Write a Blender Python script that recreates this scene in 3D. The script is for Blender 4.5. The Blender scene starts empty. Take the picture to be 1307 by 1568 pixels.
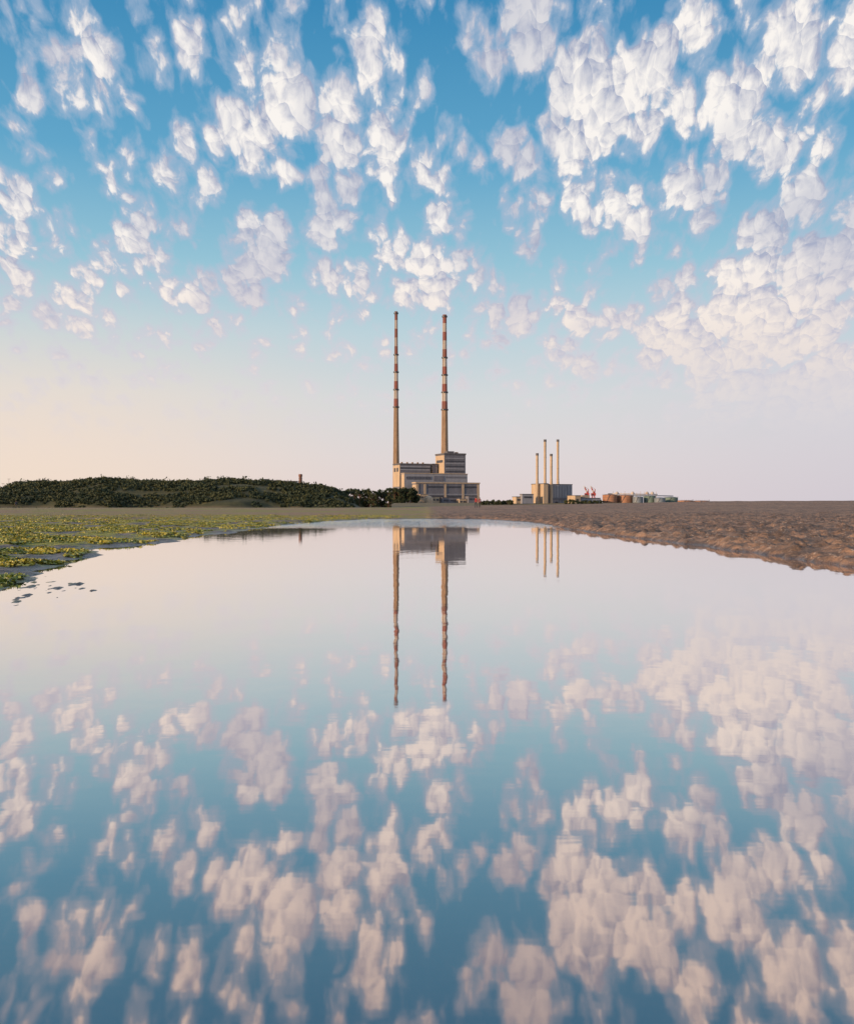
import bpy, math, random
import numpy as np
from mathutils import Vector, Matrix, Quaternion
random.seed(7); rng=np.random.default_rng(11)
scene=bpy.context.scene
EYE=0.75; F=1500.0; CX=653.5; HY=776.7
def lin(c):
    return tuple(((v/255)/12.92 if v/255<=0.04045 else (((v/255)+0.055)/1.055)**2.4) for v in c)
def L4(c): return lin(c)+(1.0,)
def SX(x,D): return (x-CX)/F*D
def SZ(y,D): return EYE+(HY-y)/F*D

# ---------------------------------------------------------------- node helpers
class NT:
    def __init__(s,nt): s.nt=nt
    def n(s,t,**k):
        nd=s.nt.nodes.new(t)
        for a,b in k.items(): setattr(nd,a,b)
        return nd
    def put(s,sock,v):
        if hasattr(v,'node'): s.nt.links.new(v,sock)
        elif v is not None: sock.default_value=v
    def m(s,op,a,b=None,c=None,clamp=False):
        nd=s.n('ShaderNodeMath',operation=op,use_clamp=clamp)
        s.put(nd.inputs[0],a)
        if b is not None: s.put(nd.inputs[1],b)
        if c is not None: s.put(nd.inputs[2],c)
        return nd.outputs[0]
    def v(s,op,a,b=None,scale=None):
        nd=s.n('ShaderNodeVectorMath',operation=op)
        s.put(nd.inputs[0],a)
        if b is not None: s.put(nd.inputs[1],b)
        if scale is not None: s.put(nd.inputs['Scale'],scale)
        return nd.outputs['Value'] if op in('DISTANCE','LENGTH','DOT_PRODUCT') else nd.outputs[0]
    def mr(s,val,a,b,c=0.0,d=1.0,smooth=True):
        nd=s.n('ShaderNodeMapRange',interpolation_type='SMOOTHSTEP' if smooth else 'LINEAR')
        s.put(nd.inputs[0],val)
        for i,q in enumerate((a,b,c,d)): s.put(nd.inputs[i+1],q)
        return nd.outputs[0]
    def mix(s,f,a,b,bt='MIX'):
        nd=s.n('ShaderNodeMix',data_type='RGBA',blend_type=bt)
        s.put(nd.inputs[0],f); s.put(nd.inputs[6],a); s.put(nd.inputs[7],b)
        return nd.outputs[2]
    def noise(s,vec,scale,detail=2,rough=.5,dim='3D',col=False,dist=0.0):
        nd=s.n('ShaderNodeTexNoise',noise_dimensions=dim)
        s.put(nd.inputs['Vector'],vec); nd.inputs['Scale'].default_value=scale
        nd.inputs['Detail'].default_value=detail; nd.inputs['Roughness'].default_value=rough
        nd.inputs['Distortion'].default_value=dist
        return nd.outputs['Color'] if col else nd.outputs[0]
    def ramp(s,f,stops):
        nd=s.n('ShaderNodeValToRGB'); cr=nd.color_ramp
        while len(cr.elements)<len(stops): cr.elements.new(0.5)
        for e,(p,c) in zip(cr.elements,stops): e.position=p; e.color=c
        s.put(nd.inputs[0],f); return nd.outputs[0]
    def comb(s,x,y,z=0.0):
        nd=s.n('ShaderNodeCombineXYZ')
        for i,q in enumerate((x,y,z)): s.put(nd.inputs[i],q)
        return nd.outputs[0]
    def sep(s,v):
        nd=s.n('ShaderNodeSeparateXYZ'); s.put(nd.inputs[0],v); return nd.outputs

def new_mat(name):
    m=bpy.data.materials.new(name); m.use_nodes=True
    m.node_tree.nodes.clear(); return m,NT(m.node_tree)
def finish(t,bsdf):
    o=t.n('ShaderNodeOutputMaterial'); t.nt.links.new(bsdf,o.inputs[0])
def weathered(name,c,var=.25,scale=.3,rough=.8,streak=True,rust=None):
    m,t=new_mat(name)
    pos=t.n('ShaderNodeNewGeometry').outputs['Position']
    sc=t.v('MULTIPLY',pos,(1,1,.25) if streak else (1,1,1))
    n=t.noise(sc,scale,5,.65)
    n2=t.noise(pos,scale*6,3,.6)
    col=t.mix(t.mr(n,.35,.7),tuple(x*(1+var) for x in c)+(1,),tuple(x*(1-var) for x in c)+(1,))
    col=t.mix(t.m('MULTIPLY',n2,.35),col,tuple(x*.6 for x in c)+(1,))
    if rust: col=t.mix(t.mr(n,.5,.68,0,.65),col,rust+(1,))
    b=t.n('ShaderNodeBsdfPrincipled'); t.put(b.inputs['Base Color'],col); b.inputs['Roughness'].default_value=rough
    finish(t,b.outputs[0]); return m

# ---------------------------------------------------------------- sun + world
sun_az=math.radians(32); sun_el=math.radians(13)
sdir=Vector((-math.cos(sun_az)*math.cos(sun_el),-math.sin(sun_az)*math.cos(sun_el),math.sin(sun_el)))
sl=bpy.data.lights.new('sun','SUN'); sl.energy=4.8; sl.angle=math.radians(.6); sl.color=(1,.70,.42)
so=bpy.data.objects.new('sun',sl); scene.collection.objects.link(so)
so.rotation_euler=(-sdir).to_track_quat('-Z','Y').to_euler(); so.location=(-50,-40,60)

w=bpy.data.worlds.new('World'); scene.world=w; w.use_nodes=True; w.node_tree.nodes.clear()
t=NT(w.node_tree)
d=t.n('ShaderNodeTexCoord').outputs['Generated']
d=t.v('NORMALIZE',d)
dx,dy,dz=t.sep(d)[:3]
z=t.m('MAXIMUM',dz,0.0)
sky=t.n('ShaderNodeTexSky'); sky.sky_type='NISHITA'; sky.sun_disc=False
sky.sun_elevation=sun_el; sky.sun_rotation=math.radians(238); sky.air_density=1; sky.dust_density=1.5
nish=sky.outputs[0]
# clear-air colour (display-linear), blended with the Nishita sky
base=t.ramp(t.m('MULTIPLY',z,2.0),[
 (0.0,L4((229,213,213))),(0.10,L4((226,217,218))),(0.22,L4((216,219,221))),
 (0.35,L4((190,213,222))),(0.48,L4((150,198,217))),(0.66,L4((98,168,205))),(0.92,L4((58,138,186))),(1.0,L4((48,126,176)))])
low=t.mr(z,0.0,0.26,1,0)
warm=t.m('MULTIPLY',t.mr(dx,.02,-.40),low)
base=t.mix(t.m('MULTIPLY',warm,.85),base,L4((248,226,206)))
cool=t.m('MULTIPLY',t.mr(dx,.05,.45),low)
base=t.mix(t.m('MULTIPLY',cool,.7),base,L4((208,204,216)))
nscaled=t.v('SCALE',nish,scale=.1)
base=t.mix(.06,base,nscaled)
# clouds: puffs laid out over azimuth / elevation, shrinking towards the horizon
az=t.m('ARCTAN2',dx,dy)
p=t.comb(t.m('DIVIDE',t.m('MULTIPLY',az,1.5),t.m('ADD',z,.9)),t.m('MULTIPLY',t.m('LOGARITHM',t.m('ADD',z,.15),math.e),-.46))
wn=t.noise(p,24,2,.5,'2D',True)
wv=t.v('SUBTRACT',wn,(.5,.5,.5))
p2=t.v('ADD',p,t.v('SCALE',wv,scale=.020))
d2=t.v('ADD',d,t.v('SCALE',wv,scale=.045))
def voro(vec,sc):
    vo=t.n('ShaderNodeTexVoronoi',voronoi_dimensions='2D',feature='F1')
    t.put(vo.inputs['Vector'],vec); vo.inputs['Scale'].default_value=sc; return vo.outputs['Distance'],vo.outputs['Position']
va,pa=voro(p2,24); vb,pb=voro(p2,62)
n=t.noise(p2,70,4,.6,'2D')
T1=t.m('ADD',t.m('MULTIPLY',t.m('SUBTRACT',.44,va),1.20),t.m('MULTIPLY',t.m('SUBTRACT',.44,vb),.45))
T1=t.m('ADD',T1,t.m('MULTIPLY',t.m('SUBTRACT',n,.5),.85))
SD=(-.55,.83,0)
side=t.m('ADD',t.m('MULTIPLY',t.v('DOT_PRODUCT',t.v('SUBTRACT',p2,pa),SD),12.0),t.m('MULTIPLY',t.v('DOT_PRODUCT',t.v('SUBTRACT',p2,pb),SD),20.0))
blobs=[(95,50,55,.9),(38,85,30,.8),(155,85,52,1),(70,150,50,.9),(125,190,48,.95),(180,285,34,.9),(20,312,60,.85),(285,232,38,.9),
(300,45,70,.85),(345,165,45,.85),(368,218,60,1),(430,140,85,1.05),(545,70,60,.85),(490,175,80,.95),(595,170,70,.95),(545,245,70,.95),(478,262,35,.9),(438,272,30,.9),
(597,290,34,.9),(675,315,44,.9),(775,85,80,1.05),(800,20,60,.85),(890,60,100,1),(905,190,100,1.15),(960,110,90,1),(1035,60,65,.95),(780,240,54,.95),
(860,300,58,.9),(930,345,50,1),(990,345,48,.95),(1035,285,48,.9),(1090,310,48,.95),(1140,125,45,.85),(1065,190,85,.85),(1200,50,115,.8),(1150,200,95,.9),(1290,80,85,.8),
(1225,300,90,.95),(1215,420,130,1.25),(1290,370,95,1),(1060,490,95,1),(1150,510,100,1),(1240,560,120,1),(880,475,46,1),(785,492,50,1),(890,540,60,1),(500,340,55,.9),(410,345,45,.85),
(425,388,80,.8),(390,425,60,.85),(240,360,55,.75),(185,370,45,.8),(520,400,80,.8),(640,420,75,.85),(690,440,65,.7),(25,400,50,.7),(90,455,95,.7),(290,465,80,.7),
(740,385,42,.8),(795,360,36,.8),(790,440,36,.8),(960,490,48,.85),(1000,540,52,.85),(650,260,45,.5),(240,290,40,.75),(300,295,46,.8),(1100,600,110,.8),(1270,640,120,.8)]
acc=None
for (bx,by,r,wt) in blobs:
    c=Vector(((bx-CX)/F,1,(HY-by)/F)); k=1/c.length; c.normalize()
    di=t.v('DISTANCE',d2,tuple(c))
    g=t.mr(di,r*1.22/F*k,0.0,0.0,wt)
    acc=g if acc is None else t.m('ADD',acc,g)
acc=t.m('MINIMUM',acc,1.2)
front=t.mr(dy,.55,.8)
bign=t.noise(p,6,3,.55,'2D')
wild=t.mr(bign,.42,.66,0.05,.95)
highz=t.mr(z,.44,.52)        # above the seen part of the sky the field carries on by itself
other=t.m('MAXIMUM',t.m('SUBTRACT',1.0,front),highz)
cov=t.m('ADD',t.m('MULTIPLY',acc,t.m('SUBTRACT',1.0,other)),t.m('MULTIPLY',wild,other))
cov=t.m('ADD',cov,t.m('MULTIPLY',t.m('SUBTRACT',bign,.5),.40))
dens=t.m('ADD',t.m('SUBTRACT',t.m('MULTIPLY',cov,.68),.34),T1)
thick=t.m('MULTIPLY',t.mr(dens,.0,.22),t.mr(z,.06,.20,.0,1))
thin=t.m('MULTIPLY',t.mr(dens,-.42,.12,0,.75),t.mr(z,.04,.16))
litf=t.m('ADD',t.m('MULTIPLY',side,1.15),.50)
litf=t.m('ADD',litf,t.m('MULTIPLY',t.m('SUBTRACT',n,.5),1.4))
litf=t.m('ADD',litf,t.mr(dens,.05,.6,-.05,.30),clamp=True)
litf=t.m('MULTIPLY',litf,t.mr(bign,.32,.55,.5,1))
lowc=t.mr(z,.09,.30,1,0)
lightc=t.mix(lowc,L4((253,247,241)),L4((243,226,214)))
darkc=t.mix(lowc,L4((160,169,195)),L4((203,199,213)))
cc=t.mix(litf,darkc,lightc)
thinc=t.mix(lowc,L4((168,186,210)),L4((221,214,220)))
col=t.mix(thin,base,thinc)
col=t.mix(t.m('MULTIPLY',thick,.96),col,cc)
bg=t.n('ShaderNodeBackground'); t.put(bg.inputs[0],t.v('SCALE',col,scale=10.0)); bg.inputs[1].default_value=.1
wo=t.n('ShaderNodeOutputWorld'); t.nt.links.new(bg.outputs[0],wo.inputs[0])

# ---------------------------------------------------------------- numpy noise
def vnoise(x,y,seed=0):
    xi=np.floor(x).astype(np.int64); yi=np.floor(y).astype(np.int64); fx=x-xi; fy=y-yi
    fx=fx*fx*(3-2*fx); fy=fy*fy*(3-2*fy)
    def h(a,b):
        n=(a*374761393+b*668265263+seed*1442695041)&0xffffffff
        n=((n^(n>>13))*1274126177)&0xffffffff
        return ((n^(n>>16))&0xffff)/65535.0
    return (h(xi,yi)*(1-fx)+h(xi+1,yi)*fx)*(1-fy)+(h(xi,yi+1)*(1-fx)+h(xi+1,yi+1)*fx)*fy
def fbm(x,y,o=4,seed=0,g=.5):
    a=1;s=0;tot=0
    for i in range(o):
        s=s+a*vnoise(x*2**i+17.3*i,y*2**i-9.1*i,seed+i); tot+=a; a*=g
    return s/tot
def sst(x,a,b):
    u=np.clip((x-a)/(b-a),0,1); return u*u*(3-2*u)
LY=[-40,0,5.5,8.8,10.4,13.2,16.5,24.8,32,41,50,61]; LX=[-7,-5,-3.5,-3.9,-4.2,-4.8,-5.6,-5.9,-5.9,-6.0,-5.2,-3.6]
RY=[-40,0,12.7,14.9,17.8,22.4,29.4,48.3,61]; RX=[8,6.2,5.5,5.4,5.3,5.2,4.9,5.3,3.6]
def shore(X,Y):
    s=np.maximum(np.interp(Y,LY,LX)-X, X-np.interp(Y,RY,RX))
    return np.maximum(s,(Y-61)*.22)
def ground_h(X,Y):
    D=np.hypot(X,Y)
    s=shore(X,Y)
    left=sst(-X,-.5,.5)
    s=s+(fbm(X*.9,Y*.45,4,3)-.5)*(1.3*left+.7*(1-left))+(fbm(X*3,Y*2,3,9)-.5)*.45
    land=sst(s,-.05,.05)
    sh=np.abs(s)
    h=np.where(s>0,(.045+.055*(1-left))*(1-np.exp(-sh/(.12+.25*left))),-.22*(1-np.exp(-sh/1.5)))
    q=np.where(Y>1,X/np.maximum(Y,1),np.sign(X)*.4)
    px=q*F+CX
    crest=np.interp(px,[0,500,600,730,850,1000,1090,1400],[.45,.45,.6,1.05,1.35,1.8,2.15,2.25])
    tt=sst(D,40,270)
    h=h+tt*crest*sst(s,0,6)
    h=h+(4.8-crest)*sst(D,840,940)
    near=1-sst(D,60,140)
    n1=fbm(X*2.0,Y*1.0,5,33); ridge=1-np.abs(2*fbm(X*1.6,Y*1.0,3,35)-1)
    lump=np.clip(fbm(X*5,Y*3,3,37)-.50,0,1)
    rough=np.where(left>.5,(fbm(X*2.2,Y*1.6,5,21)-.51)*.14,(n1-.42)*.13+(ridge-.8)*.09+lump*.28)
    h=h+rough*land*near*np.clip(s/.4+.15,0,1)
    h=h+(fbm(X/5,Y/2.5,4,51)-.45)*.20*sst(D,20,50)*(1-sst(D,300,500))*land
    # drowned shelf at the near left, only specks break the surface
    shelf=sst(-X,2.0,3.2)*sst(Y,4.2,5.6)*(1-sst(Y,9.5,12))*(1-land)
    h=h*(1-shelf)+shelf*(-.020+(fbm(X*12,Y*5,3,77)-.5)*.09+(fbm(X*1.5,Y*.8,2,79)-.5)*.04)
    return h
def grid_obj(name,V,nr,nc,wrap,mat,smooth=True):
    idx=np.arange(nr*nc).reshape(nr,nc)
    if wrap:
        a=idx[:-1,:]; b=idx[1:,:]
        q=np.stack([a,b,np.roll(b,-1,1),np.roll(a,-1,1)],-1).reshape(-1,4)
    else:
        q=np.stack([idx[:-1,:-1],idx[1:,:-1],idx[1:,1:],idx[:-1,1:]],-1).reshape(-1,4)
    return quads_obj(name,V,q,mat,smooth)
def quads_obj(name,V,q,mat,smooth=False):
    me=bpy.data.meshes.new(name)
    me.vertices.add(len(V)); me.vertices.foreach_set('co',np.asarray(V,dtype=np.float32).ravel())
    me.loops.add(len(q)*4); me.loops.foreach_set('vertex_index',q.astype(np.int32).ravel())
    me.polygons.add(len(q)); me.polygons.foreach_set('loop_start',np.arange(0,len(q)*4,4,dtype=np.int32))
    me.polygons.foreach_set('loop_total',np.full(len(q),4,dtype=np.int32))
    me.update(calc_edges=True); me.validate()
    if smooth: me.polygons.foreach_set('use_smooth',np.ones(len(q),dtype=bool))
    me.materials.append(mat)
    o=bpy.data.objects.new(name,me); scene.collection.objects.link(o); return o

# ground material
mg,t=new_mat('tidal_sand')
pos=t.n('ShaderNodeNewGeometry').outputs['Position']
gx,gy,gz=t.sep(pos)[:3]
dist=t.v('LENGTH',pos)
nA=t.noise(pos,.35,4,.6); nB=t.noise(pos,3.0,5,.65); nC=t.noise(t.v('MULTIPLY',pos,(.12,.05,1)),1.0,4,.6); nD=t.noise(pos,14,3,.6)
sand=t.mix(t.mr(nB,.38,.62),(.31,.175,.11,1),(.10,.06,.042,1))
sand=t.mix(t.mr(nC,.4,.65,0,.5),sand,(.31,.185,.115,1))
sand=t.mix(t.m('MULTIPLY',t.mr(nD,.58,.66),.8),sand,(.50,.38,.30,1))
sand=t.mix(t.mr(t.noise(t.v('MULTIPLY',pos,(1,.5,1)),1.3,4,.7),.48,.60,0,.7),sand,(.080,.052,.040,1))
mud=t.mix(t.mr(nB,.35,.65),(.24,.20,.18,1),(.07,.063,.06,1))
weed=t.mix(t.mr(nD,.35,.65),(.38,.34,.05,1),(.12,.14,.025,1))
wm=t.mr(t.noise(t.v('MULTIPLY',pos,(.8,.5,1)),1.0,5,.65),.46,.54)
leftg=t.mix(wm,mud,weed)
leftfar=t.mix(t.mr(nC,.42,.58),(.25,.16,.095,1),(.22,.19,.05,1))
leftg=t.mix(t.mr(dist,30,100),leftg,leftfar)
side=t.mr(gx,-1.5,1.5)
colg=t.mix(side,leftg,sand)
colg=t.mix(t.m('MULTIPLY',t.mr(dist,50,90),t.m('SUBTRACT',1.0,side)),colg,leftfar)
wet=t.mr(gz,.0,.07,1,0)
colg=t.mix(t.m('MULTIPLY',wet,.60),colg,(.045,.036,.03,1))
colg=t.mix(t.mr(dist,450,560),colg,t.mix(nA,(.10,.09,.05,1),(.20,.15,.08,1)))
b=t.n('ShaderNodeBsdfPrincipled'); t.put(b.inputs['Base Color'],colg)
t.put(b.inputs['Roughness'],t.m('SUBTRACT',.85,t.m('MULTIPLY',wet,.5)))
bp=t.n('ShaderNodeBump'); bp.inputs['Strength'].default_value=1; bp.inputs['Distance'].default_value=.09
t.put(bp.inputs['Height'],t.m('ADD',nB,t.m('MULTIPLY',nD,.35))); t.nt.links.new(bp.outputs[0],b.inputs['Normal'])
finish(t,b.outputs[0])
radii=np.concatenate([[.05,1,2,3],np.geomspace(4,80,620),np.geomspace(81,9000,170)])
azf=np.linspace(-math.radians(36),math.radians(36),620)
azb=np.linspace(math.radians(36),math.radians(324),110)[1:-1]
azs=np.concatenate([azf,azb])
R,A=np.meshgrid(radii,azs,indexing='ij')
X=R*np.sin(A); Y=R*np.cos(A); Z=ground_h(X,Y)
grid_obj('ground',np.stack([X,Y,Z],-1).reshape(-1,3),len(radii),len(azs),True,mg)
def gh(x,y): return float(ground_h(np.array([float(x)]),np.array([float(y)]))[0])

# water
mw,t=new_mat('still_water')
pos=t.n('ShaderNodeNewGeometry').outputs['Position']
dist=t.v('LENGTH',pos)
n1=t.noise(t.v('MULTIPLY',pos,(1,.6,1)),2.2,3,.5); n2=t.noise(t.v('MULTIPLY',pos,(.25,1.0,1)),6,3,.6)
rip=t.mr(dist,34,46,.0,1)
hgt=t.m('ADD',t.m('MULTIPLY',n1,.0015),t.m('MULTIPLY',n2,t.m('ADD',.00015,t.m('MULTIPLY',rip,.045))))
bp=t.n('ShaderNodeBump'); bp.inputs['Strength'].default_value=1; bp.inputs['Distance'].default_value=1; t.put(bp.inputs['Height'],hgt)
lw=t.n('ShaderNodeLayerWeight'); lw.inputs[0].default_value=.5
fc=lw.outputs['Facing']
fac=t.mr(fc,.50,.93,.56,.96,False)
gl=t.n('ShaderNodeBsdfGlossy'); gl.inputs['Roughness'].default_value=.030
tint=t.mix(t.mr(fc,.5,.97),(.92,.72,.63,1),(1,.975,.965,1)); t.put(gl.inputs[0],tint)
t.nt.links.new(bp.outputs[0],gl.inputs['Normal'])
df=t.n('ShaderNodeBsdfDiffuse')
t.put(df.inputs[0],t.mix(t.noise(pos,.7,4,.6),(.09,.075,.085,1),(.13,.11,.11,1)))
mx=t.n('ShaderNodeMixShader'); t.put(mx.inputs[0],fac); t.nt.links.new(df.outputs[0],mx.inputs[1]); t.nt.links.new(gl.outputs[0],mx.inputs[2])
finish(t,mx.outputs[0])
quads_obj('water',np.array([[-90,-60,0],[90,-60,0],[90,110,0],[-90,110,0]]),np.array([[0,1,2,3]]),mw)

# ---------------------------------------------------------------- mesh builder
class MB:
    def __init__(s): s.v=[];s.f=[];s.mi=[];s.sm=[]
    def add(s,vs,fs,mi=0,sm=False):
        b=len(s.v); s.v+= [tuple(q) for q in vs]
        for f in fs: s.f.append([b+i for i in f]); s.mi.append(mi); s.sm.append(sm)
    def box(s,o,e1,e2,e3,mi=0):
        o,e1,e2,e3=map(Vector,(o,e1,e2,e3))
        vs=[o,o+e1,o+e1+e2,o+e2]; vs+=[q+e3 for q in vs]
        s.add(vs,[(0,3,2,1),(4,5,6,7),(0,1,5,4),(1,2,6,5),(2,3,7,6),(3,0,4,7)],mi)
    def lathe(s,c,prof,n=24,mi=0,cap=True):  # prof [(r,z,mi)]
        c=Vector(c)
        for i in range(len(prof)-1):
            r0,z0=prof[i][:2]; r1,z1=prof[i+1][:2]; m=prof[i][2] if len(prof[i])>2 else mi
            vs=[];fs=[]
            for k in range(n):
                a=2*math.pi*k/n; vs+=[c+Vector((r0*math.cos(a),r0*math.sin(a),z0)),c+Vector((r1*math.cos(a),r1*math.sin(a),z1))]
            for k in range(n):
                j=(k+1)%n; fs.append((2*k,2*j,2*j+1,2*k+1))
            s.add(vs,fs,m,True)
        if cap:
            r,zz=prof[-1][:2]
            s.add([c+Vector((r*math.cos(2*math.pi*k/n),r*math.sin(2*math.pi*k/n),zz)) for k in range(n)],[tuple(range(n))],mi)
    def tube(s,pts,rs,n=8,mi=0):
        pts=[Vector(q) for q in pts]; rings=[]
        for i,pnt in enumerate(pts):
            dr=(pts[min(i+1,len(pts)-1)]-pts[max(i-1,0)]).normalized()
            a=dr.orthogonal().normalized(); b2=dr.cross(a)
            rings.append([pnt+(a*math.cos(2*math.pi*k/n)+b2*math.sin(2*math.pi*k/n))*rs[i] for k in range(n)])
        vs=[q for r in rings for q in r]; fs=[]
        for i in range(len(rings)-1):
            for k in range(n):
                j=(k+1)%n; fs.append((i*n+k,i*n+j,(i+1)*n+j,(i+1)*n+k))
        fs.append(tuple(reversed(range(n)))); fs.append(tuple(range((len(rings)-1)*n,len(rings)*n)))
        s.add(vs,fs,mi,True)
    def obj(s,name,mats,parent=None):
        me=bpy.data.meshes.new(name); me.from_pydata(s.v,[],s.f)
        for m in mats: me.materials.append(m)
        for p_,mi,sm in zip(me.polygons,s.mi,s.sm): p_.material_index=mi; p_.use_smooth=sm
        o=bpy.data.objects.new(name,me); scene.collection.objects.link(o)
        if parent: o.parent=parent
        return o
def empty(name):
    e=bpy.data.objects.new(name,None); scene.collection.objects.link(e); return e

M_beige=weathered('cream_render_and_lit_sides',(.50,.37,.26),.15)  # cream parts; also carries the sunlit tone painted on the station's left sides
M_conc=weathered('concrete',(.36,.235,.15),.2,rust=(.34,.17,.08))
M_clad=weathered('grey_cladding',(.17,.165,.195),.15)
M_clad2=weathered('light_grey_cladding',(.30,.295,.33),.12)
M_dark=weathered('dark_glazing',(.055,.055,.07),.2,rough=.4)
M_red=weathered('faded_red_paint',(.30,.10,.08),.25,scale=.2,rust=(.26,.16,.12))
M_cred=weathered('red_crane_paint',(.42,.06,.05),.15)
M_white=weathered('weathered_white_paint',(.52,.44,.39),.12,scale=.2,rust=(.36,.24,.18))
M_rustt=weathered('rust_orange_tank',(.36,.17,.10),.2,rust=(.25,.12,.07))
M_steel=weathered('blue_grey_steel',(.18,.21,.25),.15,rough=.5)
M_green=weathered('green_tank',(.15,.21,.18),.15)
M_brick=weathered('dark_brick',(.20,.09,.065),.2)
M_roof=weathered('roof_felt',(.12,.11,.12),.2)

# ---------------------------------------------------------------- power station
TH=math.radians(22); c_,s_=math.cos(TH),math.sin(TH)
E1=Vector((c_,s_,0)); E2=Vector((-s_,c_,0)); NF=Vector((s_,-c_,0)); NS=Vector((-c_,-s_,0))
class Block:
    def __init__(s,xl,xc,xr,yt,D,yb=None):
        k=D/F; s.W=(xr-xc)*k/c_; s.Dp=max((xc-xl)*k/s_,4); s.o=Vector((SX(xc,D),D,0))
        s.z1=SZ(yt,D); s.z0=4.0 if yb is None else SZ(yb,D); s.D=D
    def wall(s,mb,mi=0): mb.box(s.o+Vector((0,0,s.z0)),E1*s.W,E2*s.Dp,Vector((0,0,s.z1-s.z0)),mi)
    def front(s,mb,u0,u1,ya,yb,pr=.25,mi=0):
        za,zb=SZ(yb,s.D),SZ(ya,s.D)
        mb.box(s.o+E1*(s.W*u0)+NF*pr+Vector((0,0,za)),E1*(s.W*(u1-u0)),-NF*(pr+.1),Vector((0,0,zb-za)),mi)
    def sidep(s,mb,u0,u1,ya,yb,pr=.25,mi=0):
        za,zb=SZ(yb,s.D),SZ(ya,s.D)
        mb.box(s.o+E2*(s.Dp*u0)+NS*pr+Vector((0,0,za)),E2*(s.Dp*(u1-u0)),-NS*(pr+.1),Vector((0,0,zb-za)),mi)
    def coping(s,mb,th=.8,pr=.5,mi=0):
        mb.box(s.o+NF*pr+NS*pr+Vector((0,0,s.z1+.002)),E1*(s.W+2*pr),E2*(s.Dp+2*pr),Vector((0,0,th)),mi)
ps=empty('power_station')
mats=[M_clad,M_beige,M_dark,M_clad2,M_conc,M_roof]
# boiler house tower
mb=MB(); T=Block(667,680,713,696,1035); T.wall(mb,0); T.coping(mb,1.6,.5,5)
T.sidep(mb,0,1,697,726,.2,1)  # left side's sunlit tone put into the colour, over the grey wall
for i in range(6): T.front(mb,.06,.94,701+i*4,702.6+i*4,.3,2 if i%2 else 3)
T.sidep(mb,.15,.85,704,708,.4,2)
mb.box(T.o+E1*6+E2*6+Vector((0,0,T.z1)),E1*8,E2*8,(0,0,4.0),5); mb.box(T.o+E1*17+E2*9+Vector((0,0,T.z1)),E1*3,E2*3,(0,0,3.4),4)
mb.obj('boiler_house',mats,ps)
mb=MB(); N=Block(656,662,670,711,1045); N.wall(mb,0); N.coping(mb,.8,.3,5); N.sidep(mb,0,1,712,726,.2,1); mb.obj('stair_tower',mats,ps)  # cream side panel paints in the sunlit left face
mb=MB(); C=Block(601,612,659,711,1030); C.wall(mb,0); C.coping(mb,1.2,.5,5); C.sidep(mb,0,1,712,745,.2,1)  # sunlit left face painted in as a cream panel
C.front(mb,.02,.98,713.5,715.2,.3,3); C.front(mb,.02,.98,718,720,.3,3); C.front(mb,.02,.98,715.3,717.9,.2,2)
C.sidep(mb,.2,.45,716,722,.35,2); C.sidep(mb,.6,.85,716,722,.35,2)
for i in range(5): mb.box(C.o+E1*(4+i*6)+E2*6+Vector((0,0,C.z1+1.2)),E1*1.6,E2*1.6,(0,0,1.6),4)
mb.obj('turbine_hall',mats,ps)
mb=MB(); B=Block(614,619,717,725,1015); B.wall(mb,3); B.coping(mb,.7,.4,1); B.sidep(mb,0,1,726,770,.2,1)  # cream side panel, sunlit tone in its colour
B.front(mb,.03,.42,729,734,.3,0); B.front(mb,.46,.62,728,736,.3,0); B.front(mb,.65,.97,728.5,731,.3,0)
for i in range(16): B.front(mb,.03+i*.0245,.042+i*.0245,730,733,.4,2)
mb.obj('annex',mats,ps)
mb=MB(); A_=Block(631,637,736,740,998); A_.wall(mb,0); A_.coping(mb,1.3,.5,1); A_.sidep(mb,0,1,742,771,.2,1)  # left side painted lighter as sunlit, pale panel on grey
for u in (0.005,.12,.44,.72,.965): A_.front(mb,u,u+.03,741,772,.5,1)
A_.front(mb,.0,1,756,757.6,.3,3)
for u0,u1 in((.17,.42),(.48,.70),(.76,.95)):
    n=int((u1-u0)*60)
    for i in range(n): A_.front(mb,u0+i*(u1-u0)/n,u0+(i+.55)*(u1-u0)/n,744,746.5,.3,2)
    A_.front(mb,u0,u1,759,761,.35,2)
mb.obj('machine_hall',mats,ps)
# low front buildings
mb=MB()
for (xl,xc,xr,yt,mi) in((641,643,655,757,1),(660,661,673,761,1),(676,677,700,762,0),(702,703,714,764,1),(716,717,731,760,0)):
    Bk=Block(xl,xc,xr,yt,975); Bk.Dp=8; Bk.wall(mb,mi); Bk.coping(mb,.3,.3,5)
    Bk.front(mb,.1,.4,yt+3,yt+5.5,.2,2); Bk.front(mb,.55,.9,yt+3,yt+5.5,.2,2)
mb.lathe((SX(656,965),965,4.5),[(4.6,0),(4.6,3.2),(4.2,5),(3.0,6.6),(1.4,7.5),(.2,7.8)],20,1)
mb.obj('outbuildings',mats,ps)

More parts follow.
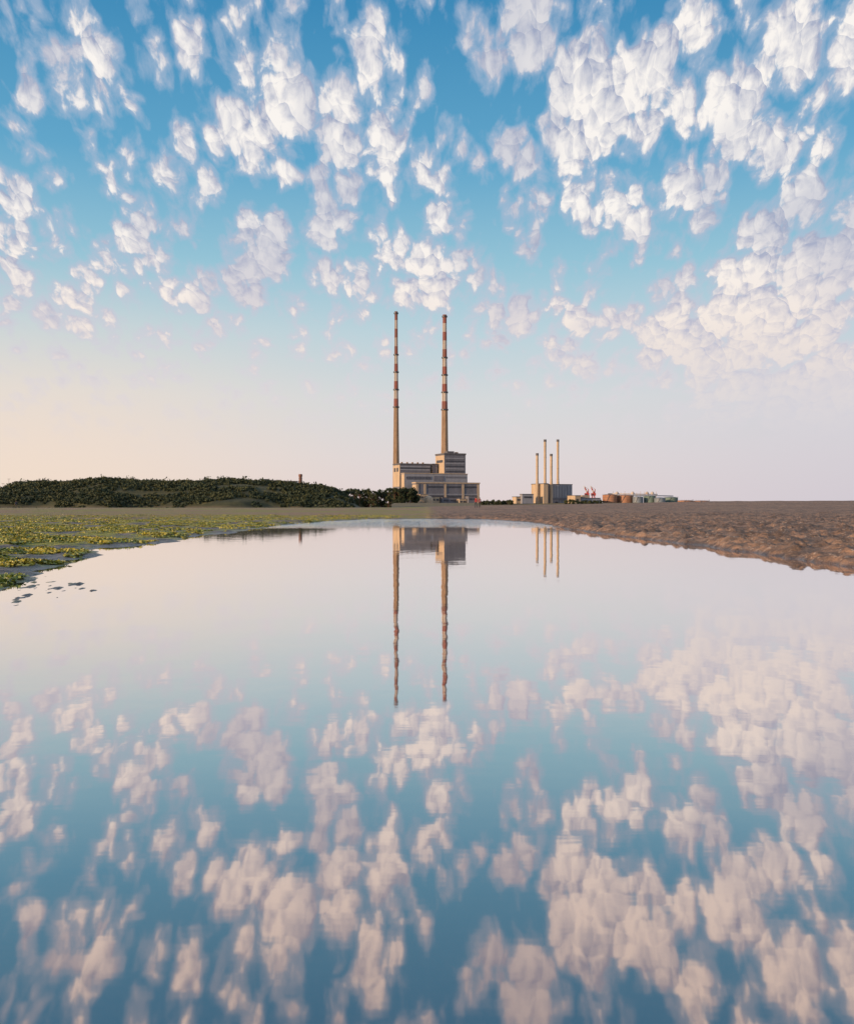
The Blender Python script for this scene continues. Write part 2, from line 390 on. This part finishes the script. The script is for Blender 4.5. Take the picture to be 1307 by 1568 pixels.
# tall striped chimneys
def smokestack(x,D,ytop,ystripe,w0,w1,y0,nb,edges=None):
    mb=MB(); k=D/F; zb=4.0; zt=SZ(ytop,D); zs=SZ(ystripe,D); z0=SZ(y0,D)
    r0=w0*k/2; r1=w1*k/2
    def r(zv): 
        u=(zv-z0)/(zt-z0); return r0+(r1-r0)*(1-(1-max(u,-.1))**1.35 if u<1 else 1)
    prof=[]
    zz=zb
    while zz<zs: prof.append((r(zz),zz,0)); zz+=8
    for i in range(nb):
        za=zs+(zt-zs)*i/nb; zc=zs+(zt-zs)*(i+1)/nb
        m=1 if (nb-i)%2==1 else 2
        for j in range(3): prof.append((r(za+(zc-za)*j/3),za+(zc-za)*j/3,m))
    prof.append((r(zt),zt,1)); prof.append((r(zt)*.8,zt,3)); prof.append((r(zt)*.8,zt-3,3))
    mb.lathe((SX(x,D),D,0),prof,28,3,cap=True)
    o=SX(x,D)
    for i in (0,2,4,6,nb-.25):
        zr=zs+(zt-zs)*i/nb; rr=r(zr)
        mb.lathe((o,D,0),[(rr,zr-.5,3),(rr+.9,zr-.3,3),(rr+.9,zr+.15,3),(rr+.82,zr+.15,3),(rr+.82,zr+1.1,3),(rr+.9,zr+1.1,3),(rr,zr+.16,3)],28,3,cap=False)
    for a in (-2.2,):   # ladder cage
        pts=[(o+math.cos(a)*(r(q)+.25),D+math.sin(a)*(r(q)+.25),q) for q in np.linspace(zb,zt,30)]
        mb.tube(pts,[.22]*30,5,3)
    return mb.obj('smokestack',[M_conc,M_red,M_white,M_dark])
smokestack(606.3,1078,477,624,9.6,4.6,710,11)
smokestack(680.5,1078,482,628,11,6.0,695,11)

# ---------------------------------------------------------------- gas plant on the right
gp=empty('gas_power_plant'); D=905
mb=MB()
b1=Block(817,832,839,741,D); b1.wall(mb,1); b1.coping(mb,.6,.3,5)
b2=Block(833,838,878,742,D+8); b2.wall(mb,3); b2.coping(mb,.6,.3,5); b2.sidep(mb,0,1,743,772,.2,1)
for i in range(9): b2.front(mb,.02+i*.11,.035+i*.11,744,772,.2,0)
b2.front(mb,.1,.9,762,766,.3,0); b2.front(mb,.3,.42,768,775,.35,2)
mb.obj('heat_recovery_building',mats,gp)
mb=MB()
for xl,xc,xr,yt,mi in((785,790,800,761,1),(796,799,817,757,3),(801,803,812,765,1)):
    Bk=Block(xl,xc,xr,yt,D-10+random.random()*8); Bk.wall(mb,mi); Bk.coping(mb,.5,.3,5)
    Bk.front(mb,.15,.85,yt+3,yt+5.5,.25,2)
mb.obj('switch_house',mats,gp)
for x,yt in((822,694),(834,673),(843.5,695),(853.5,673)):
    mb=MB(); DD=D+(28 if x>845 else 6); zt=SZ(yt,DD); r=1.2
    prof=[(r*1.25,4,0),(r*1.2,SZ(741,DD),0),(r,SZ(735,DD),0)]
    for q in np.linspace(SZ(734,DD),zt-3,6): prof.append((r,q,0))
    prof+=[(r,zt-2.2,1),(r*1.12,zt-2.1,1),(r*1.12,zt,1)]
    mb.lathe((SX(x,DD),DD,0),prof,20,1)
    for q in np.linspace(SZ(734,DD),zt-6,4): mb.lathe((SX(x,DD),DD,0),[(r,q-.3,0),(r*1.12,q-.2,0),(r*1.12,q+.2,0),(r,q+.3,0)],20,1,cap=False)
    mb.obj('flue',[M_beige,M_roof],gp)
# red and white cranes
for x0 in(898,908):
    e=empty('dock_crane'); Dk=930; k=Dk/F
    mb=MB(); zb=4.5; X0=SX(x0,Dk)
    for dx in(-1.8,1.8):
        for dy in(-1.8,1.8): mb.tube([(X0+dx,Dk+dy,zb),(X0+dx*.5,Dk+dy*.5,SZ(759,Dk))],[.45,.35],6,0)
    mb.tube([(X0-1.6,Dk-1.9,zb+4),(X0+1.6,Dk-1.9,zb+4)],[.3,.3],6,1); mb.obj('portal',[M_cred,M_white],e)
    mb=MB(); mb.box((X0-2.0,Dk-2,SZ(759,Dk)),(4,0,0),(0,4,0),(0,0,2.4),0); mb.box((X0-1.8,Dk-2.3,SZ(758.5,Dk)),(1.6,0,0),(0,.5,0),(0,0,1.2),2); mb.obj('cab',[M_cred,M_white,M_dark],e)
    mb=MB(); pa_=Vector((X0+1.0,Dk,SZ(757,Dk))); pb_=Vector((X0-2.6,Dk,SZ(744.5,Dk)))
    for i in range(4):
        mb.tube([pa_.lerp(pb_,i/4),pa_.lerp(pb_,(i+1)/4)],[.95-.12*i,.85-.12*i],7,i%2)
    mb.tube([(X0+1.0,Dk,SZ(757,Dk)),(X0+1.5,Dk,SZ(749,Dk))],[.6,.35],6,0)
    mb.tube([(X0+1.5,Dk,SZ(749,Dk)),tuple(pb_)],[.12,.12],5,0); mb.obj('jib',[M_cred,M_white],e)
# terminal sheds and tanks
def tank(x0,x1,yt,D,mat,dome=.12,name='storage_tank'):
    mb=MB(); k=D/F; r=(x1-x0)*k/2; zt=SZ(yt,D); 
    prof=[(r,3.8,0)]
    nb=4
    for i in range(nb):
        q=3.8+(zt-3.8)*(i+1)/nb; prof+= [(r,q-.15,0),(r*1.012,q-.1,1),(r*1.012,q,1),(r,q+.02,0)]
    prof+=[(r*.6,zt+r*dome*.75,1),(.2,zt+r*dome,1)]
    mb.lathe((SX((x0+x1)/2,D),D,0),prof,32,1)
    xr=SX((x0+x1)/2,D)
    for i in range(14):
        a=math.pi+math.pi*i/13; mb.tube([(xr+r*math.cos(a),D+r*math.sin(a),zt),(xr+r*math.cos(a),D+r*math.sin(a),zt+1.1)],[.08,.08],4,1)
    mb.tube([(xr-r*.7,D-r*.78,4),(xr-r*.2,D-r*1.04,zt)],[.25,.25],5,1)
    mb.obj(name,[mat,M_roof])
tank(922,944,758,930,M_rustt); tank(944,969,759,935,M_rustt); tank(968,984,761,925,M_steel); tank(985,1003,760,930,M_green); tank(1001,1018,763,922,M_steel,.2); tank(1016,1037,762,935,M_green)
tank(1037,1060,766.5,920,M_rustt,.05); tank(1060,1085,767,925,M_rustt,.05)
ws=empty('warehouse'); mb=MB(); Bk=Block(878,880,889,759,900); Bk.Dp=14; Bk.wall(mb,1); Bk.coping(mb,.4,.3,5); Bk.front(mb,.2,.6,764,767,.2,2); mb.obj('walls',mats,ws)
ws=empty('warehouse'); mb=MB(); Bk=Block(887,889,921,763,905); Bk.Dp=14; Bk.wall(mb,3); Bk.coping(mb,.5,.3,5)
for i in range(5): Bk.front(mb,.05+i*.19,.17+i*.19,766,768,.2,2)
mb.box(Bk.o+E1*3+E2*3+Vector((0,0,Bk.z1+.5)),E1*8,E2*5,(0,0,2.4),1); mb.obj('walls',mats,ws)
# pipework and white masts over the tank farm
e=empty('pipe_gantry'); mb=MB(); Dg=950
for i,x in enumerate(np.linspace(938,1004,12)):
    mb.tube([(SX(x,Dg),Dg,4),(SX(x,Dg),Dg,SZ(752+random.random()*5,Dg))],[.3,.2],5,0)
mb.tube([(SX(930,Dg),Dg,SZ(756,Dg)),(SX(1006,Dg),Dg,SZ(757,Dg))],[.45,.45],6,0)
mb.tube([(SX(936,Dg),Dg,SZ(758,Dg)),(SX(1030,Dg),Dg,SZ(759.5,Dg))],[.45,.45],6,1)
for x in(944,968,990,998): mb.lathe((SX(x,Dg),Dg,SZ(757,Dg)),[(1.6,0),(1.7,1.2),(1.2,2.3),(.2,2.8)],12,0)
mb.obj('pipes',[M_white,M_steel],e)

# ---------------------------------------------------------------- headland
mh,t=new_mat('scrub_grass')
pos=t.n('ShaderNodeNewGeometry').outputs['Position']
n1=t.noise(t.v('MULTIPLY',pos,(1,1,2)),.05,5,.65); n2=t.noise(pos,.5,4,.7)
c1=t.mix(t.mr(n1,.4,.62),(.028,.034,.016,1),(.080,.075,.032,1)); c1=t.mix(t.m('MULTIPLY',t.mr(n2,.4,.7),.5),c1,(.02,.022,.012,1))
low=t.mr(t.sep(pos)[2],.5,2.2,1,0); c1=t.mix(t.m('MULTIPLY',low,.6),c1,(.12,.095,.065,1))
b=t.n('ShaderNodeBsdfPrincipled'); t.put(b.inputs['Base Color'],c1); b.inputs['Roughness'].default_value=.95; finish(t,b.outputs[0])
HX=[-700,-300,-60,0,25,60,100,160,200,240,290,350,400,440,490,508,522,534,547,556]
HYt=[765,752,750,753,744,741,743,736,739,741,742,738,741,744,748,751,758,766,774,779]
Dr=620.0
def hill_h(X,Y):
    px=X/np.maximum(Y,1)*F+CX
    top=EYE+(HY-np.interp(px,HX,HYt))/F*Dr
    y0=560+18*(fbm(X/40,X*0+2,3,5)-.5)*2
    up=sst(Y,y0,612)*.75+sst(Y,y0,y0+10)*.25; down=1-sst(Y,650,730)*.9
    return -1+(top+1)*up*down+(fbm(X/14,Y/14,4,8)-.5)*3.0*up*down*np.clip((top-1)/6,0,1)
xs=np.linspace(-420,-22,420); ys=np.linspace(548,740,110)
Yg,Xg=np.meshgrid(ys,xs,indexing='ij')
grid_obj('headland_hill',np.stack([Xg,Yg,hill_h(Xg,Yg)],-1).reshape(-1,3),len(ys),len(xs),False,mh)

mf,t=new_mat('foliage')
pos=t.n('ShaderNodeNewGeometry').outputs['Position']
n1=t.noise(pos,.09,4,.6); n2=t.noise(pos,1.2,3,.7)
c1=t.mix(t.mr(n1,.35,.65),(.026,.042,.018,1),(.070,.076,.028,1)); c1=t.mix(t.mr(n2,.45,.65,0,.6),c1,(.018,.026,.012,1))
b=t.n('ShaderNodeBsdfPrincipled'); t.put(b.inputs['Base Color'],c1); b.inputs['Roughness'].default_value=.8; finish(t,b.outputs[0])
def leaves(name,cents,rads,per,size,mat,squash=.75,flat=0):
    cents=np.asarray(cents); rads=np.asarray(rads); n=len(cents)
    idx=np.repeat(np.arange(n),per); N=len(idx)
    u=rng.normal(size=(N,3)); u/=np.linalg.norm(u,axis=1)[:,None]
    rr=rng.random(N)**.45
    P=cents[idx]+u*(rads[idx]*rr)[:,None]*np.array([1,1,squash])
    a=rng.normal(size=(N,3)); 
    if flat: a[:,2]*=flat
    a/=np.linalg.norm(a,axis=1)[:,None]
    b_=rng.normal(size=(N,3)); 
    if flat: b_[:,2]*=flat
    b_-=a*(a*b_).sum(1)[:,None]; b_/=np.linalg.norm(b_,axis=1)[:,None]
    sz=size*(.5+rng.random(N))[:,None]
    V=np.stack([P-a*sz,P-b_*sz*.6,P+a*sz,P+b_*sz*.6],1).reshape(-1,3)
    return quads_obj(name,V,np.arange(N*4).reshape(-1,4),mat)
# scrub over the headland: thick along the ridge, patchy on the slope
cx=rng.uniform(-400,-35,16000); cy=rng.uniform(564,655,16000)
pxs=cx/cy*F+CX
dn=fbm(cx/26,cy/10,3,61)
keep=((cy>604)&(dn>.25))|((cy<=604)&(dn>.45))
keep&=(pxs<541)
cx,cy=cx[keep][:7500],cy[keep][:7500]
hh=hill_h(cx,cy); rr=rng.uniform(1.0,2.4,len(cx))*np.where(cy>606,1.1,.75)
tall=rng.random(len(cx))<.05; rr[tall]*=1.6
leaves('bush_thicket',np.stack([cx,cy,hh+rr*.4],-1),rr,26,.62,mf)
# tree rows by the power station
def tree_row(name,spec,per,size):
    mb=MB(); cents=[];rads=[]
    for (x,D,yt,r) in spec:
        X0=SX(x,D); zg=gh(X0,D); zt=SZ(yt,D)
        mb.tube([(X0,D,zg-.3),(X0+.2,D,zg+(zt-zg)*.4),(X0+.1,D,zg+(zt-zg)*.75)],[.35,.25,.12],6,0)
        for a in range(3):
            an=random.random()*6.28; mb.tube([(X0+.15,D,zg+(zt-zg)*.4),(X0+math.cos(an)*r*.6,D+math.sin(an)*r*.6,zg+(zt-zg)*.7)],[.15,.05],5,0)
        for j in range(10):
            q=r*random.uniform(.4,.7); cents.append((X0+random.uniform(-.7,.7)*r,D+random.uniform(-.6,.6)*r,random.uniform(zg+q*.4,max(zt-q*.7,zg+q)))); rads.append(q)
    e=empty(name); o=mb.obj('trunks',[M_brick],e); f=leaves('crowns',cents,rads,per,size,mf,.85); f.parent=e
spec=[]
for x in np.arange(524,602,2.6): spec.append((x+random.uniform(-1,1),830+random.uniform(-12,12),748.5+random.uniform(-1.5,2.0)+max(0,(532-x))*.6,random.uniform(2.6,3.8)))
tree_row('tree_row',spec,60,.6)
spec=[]
for x in np.arange(600,638,2.2): spec.append((x+random.uniform(-1,1),955+random.uniform(-8,8),746+random.uniform(-1,2.0)+max(0,(x-630))*.8,random.uniform(3.0,4.4)))
tree_row('tree_row',spec,80,.7)
spec=[]
for x in list(np.arange(738,785,3.5))+list(np.arange(866,925,6)): spec.append((x,890+random.uniform(-8,8),765.5+random.uniform(-1,1.5),random.uniform(1.5,2.2)))
tree_row('hedge_row',spec,50,.45)

# brick chimney and flat building behind the headland
e=empty('brick_chimney'); mb=MB(); D=760
mb.lathe((SX(460,D),D,0),[(1.5,4),(1.25,SZ(730,D)),(1.5,SZ(729.5,D)),(1.5,SZ(727,D)),(1.3,SZ(726,D)),(1.0,SZ(726,D)),(1.0,SZ(728,D))],20,0)
for q in (737,733): mb.lathe((SX(460,D),D,0),[(1.2,SZ(q,D)),(1.5,SZ(q,D)+.1),(1.5,SZ(q,D)+.4),(1.2,SZ(q,D)+.5)],20,1,cap=False)
mb.obj('shaft',[M_brick,M_roof],e)
e=empty('industrial_shed'); mb=MB(); Bk=Block(392,395,452,737,775); Bk.wall(mb,3); Bk.coping(mb,.6,.5,5)
for i in range(8): Bk.front(mb,.04+i*.12,.12+i*.12,739,740.5,.2,2)
mb.box(Bk.o+E1*4+E2*3+Vector((0,0,Bk.z1+.6)),E1*5,E2*3,(0,0,1.4),5); mb.obj('walls',mats,e)
for x,yt,D in((14,733,640),(40,735,640),(5,740,640),(310,733,640)):
    mb=MB(); X0=SX(x,D); zt=SZ(yt,D)
    mb.tube([(X0,D,0),(X0,D,zt)],[.16,.09],6,0); mb.tube([(X0-1.0,D,zt-.2),(X0+1.0,D,zt-.2)],[.09,.09],5,0)
    mb.obj('light_mast',[M_roof])

# ---------------------------------------------------------------- seaweed
ms,t=new_mat('seaweed')
pos=t.n('ShaderNodeNewGeometry').outputs['Position']
n1=t.noise(pos,1.1,4,.6); n2=t.noise(pos,9,3,.7)
c1=t.mix(t.mr(n1,.4,.6),(.16,.20,.03,1),(.46,.38,.05,1)); c1=t.mix(t.mr(n2,.50,.66,0,.7),c1,(.06,.05,.025,1))
b=t.n('ShaderNodeBsdfPrincipled'); t.put(b.inputs['Base Color'],c1); b.inputs['Roughness'].default_value=.45; finish(t,b.outputs[0])
N=150000
cy=6.5*(80/6.5)**rng.random(N); cx=-cy*rng.uniform(.02,.50,N)-.5
s=shore(cx,cy); m=fbm(cx*.9,cy*.45,4,91)
keep=(s>.05)&(m>.49)&(rng.random(N)<.6)
cx,cy=cx[keep],cy[keep]; hz=ground_h(cx,cy); k2=hz>-.005; cx,cy,hz=cx[k2],cy[k2],hz[k2]
rd=rng.uniform(.03,.09,len(cx))*(1+cy/40)
leaves('seaweed',np.stack([cx,cy,hz+.008],-1),rd,9,.03,ms,.3,.35)

# ---------------------------------------------------------------- people
def fmat(name,c):
    return weathered(name,c,.1,scale=6,rough=.85,streak=False)
M_skin=fmat('skin',(.45,.26,.18)); M_hair=fmat('hair',(.05,.03,.02)); M_shoe=fmat('shoe',(.04,.04,.04))
def person(loc,heading,topc,legc,hgt=1.72,stride=.25):
    e=empty('person'); k=hgt/1.72
    J={}
    def P(n,x,y,z,r): J[n]=(Vector((x,y,z))*k,r*k)
    P('pel',0,0,.95,.125);P('waist',0,.01,1.10,.115);P('chest',0,.0,1.30,.135);P('neckb',0,0,1.45,.075);P('neck',0,.01,1.52,.052);P('head',0,.02,1.62,.09);P('crown',0,.01,1.69,.075)
    for sgn,tg in((-1,'l'),(1,'r')):
        st=stride*sgn
        P('hip'+tg,.09*sgn,0,.90,.095);P('kn'+tg,.10*sgn,st*.55+.04,.49,.062);P('an'+tg,.10*sgn,st,.10,.042);P('to'+tg,.11*sgn,st+.15,.035,.035)
        P('sh'+tg,.18*sgn,0,1.42,.06);P('el'+tg,.24*sgn,-st*.35-.03,1.14,.045);P('wr'+tg,.25*sgn,-st*.6+.05,.90,.03);P('pm'+tg,.25*sgn,-st*.6+.08,.84,.034)
    ed=[('pel','waist'),('waist','chest'),('chest','neckb'),('neckb','neck'),('neck','head'),('head','crown')]
    for tg in'lr': ed+=[('pel','hip'+tg),('hip'+tg,'kn'+tg),('kn'+tg,'an'+tg),('an'+tg,'to'+tg),('neckb','sh'+tg),('sh'+tg,'el'+tg),('el'+tg,'wr'+tg),('wr'+tg,'pm'+tg)]
    names=list(J); me=bpy.data.meshes.new('sk'); me.from_pydata([J[n][0] for n in names],[(names.index(a),names.index(b)) for a,b in ed],[])
    o=bpy.data.objects.new('sk',me); scene.collection.objects.link(o)
    o.modifiers.new('s','SKIN'); 
    for i,n in enumerate(names):
        me.skin_vertices[0].data[i].radius=(J[n][1],J[n][1]*.9); me.skin_vertices[0].data[i].use_root=(i==0)
    sb=o.modifiers.new('b','SUBSURF'); sb.levels=2; sb.render_levels=2
    dg=bpy.context.evaluated_depsgraph_get(); nm=bpy.data.meshes.new_from_object(o.evaluated_get(dg)); bpy.data.objects.remove(o)
    nm.materials.clear()
    for m in(topc,legc,M_skin,M_shoe): nm.materials.append(m)
    for p_ in nm.polygons:
        c=p_.center/k; p_.use_smooth=True
        if c.z>1.48: mi=2
        elif abs(c.x)>.185 and c.z<.92: mi=2
        elif c.z>.93 or abs(c.x)>.2: mi=0
        elif c.z>.09: mi=1
        else: mi=3
        p_.material_index=mi
    bo=bpy.data.objects.new('body',nm); scene.collection.objects.link(bo); bo.parent=e
    mb=MB()
    for sgn,tg in((-1,'l'),(1,'r')):
        pm=J['pm'+tg][0]
        for i in range(4):
            y=pm.y+(-.027+.018*i)*k; ln=(.07,.08,.085,.065)[i]*k
            mb.tube([(pm.x,y,pm.z),(pm.x-.004*sgn,y+.004,pm.z-.045*k),(pm.x-.015*sgn,y+.01,pm.z-.03*k-ln)],[.009*k,.008*k,.006*k],6,0)
        mb.tube([(pm.x,pm.y+.025*k,pm.z+.02*k),(pm.x-.01*sgn,pm.y+.05*k,pm.z-.01*k),(pm.x-.015*sgn,pm.y+.052*k,pm.z-.04*k)],[.011*k,.009*k,.007*k],6,0)
    hd=J['head'][0]
    mb.tube([(0,hd.y+.085*k,hd.z+.02*k),(0,hd.y+.115*k,hd.z-.015*k)],[.008*k,.014*k],6,0)
    for sgn in(-1,1):
        mb.lathe((sgn*.088*k,hd.y,hd.z-.02*k),[(.008,-.02),(.016,0),(.01,.03)],8,0)
        mb.lathe((sgn*.032*k,hd.y+.083*k,hd.z+.018*k),[(.004,-.006),(.01,0),(.004,.006)],8,1)
    mb.tube([(-.025*k,hd.y+.086*k,hd.z-.045*k),(.025*k,hd.y+.086*k,hd.z-.045*k)],[.006,.006],6,1)
    mb.obj('hands_and_face',[M_skin,M_hair],e)
    mb=MB(); mb.lathe((0,hd.y-.018*k,hd.z),[(.085*k,-.06*k),(.103*k,0),(.103*k,.05*k),(.08*k,.095*k),(.04*k,.118*k),(.005,.122*k)],14,0); mb.obj('hair',[M_hair],e)
    e.location=(loc[0],loc[1],gh(*loc)); e.rotation_euler=(0,0,heading)
    return e
D=158
person((SX(728.5,D),D),math.radians(160),fmat('red_jacket',(.35,.04,.04)),fmat('dark_jeans',(.03,.035,.05)),1.78)
person((SX(734,D+1),D+1),math.radians(175),fmat('maroon_coat',(.22,.03,.04)),fmat('black_trousers',(.025,.025,.025)),1.66,-.22)
person((SX(25,230),230),math.radians(80),fmat('navy_jacket',(.04,.045,.08)),fmat('grey_trousers',(.05,.05,.05)),1.75)

# ---------------------------------------------------------------- camera
cd=bpy.data.cameras.new('camera'); co=bpy.data.objects.new('camera',cd); scene.collection.objects.link(co); scene.camera=co
co.location=(0,0,EYE); co.rotation_euler=(math.radians(90),0,0)
cd.sensor_fit='VERTICAL'; cd.sensor_height=36; cd.sensor_width=30; cd.lens=36*F/1568
cd.shift_y=-(784-HY)/1568; cd.clip_start=.05; cd.clip_end=20000
scene.view_settings.view_transform='Standard'; scene.view_settings.look='None'; scene.view_settings.exposure=0
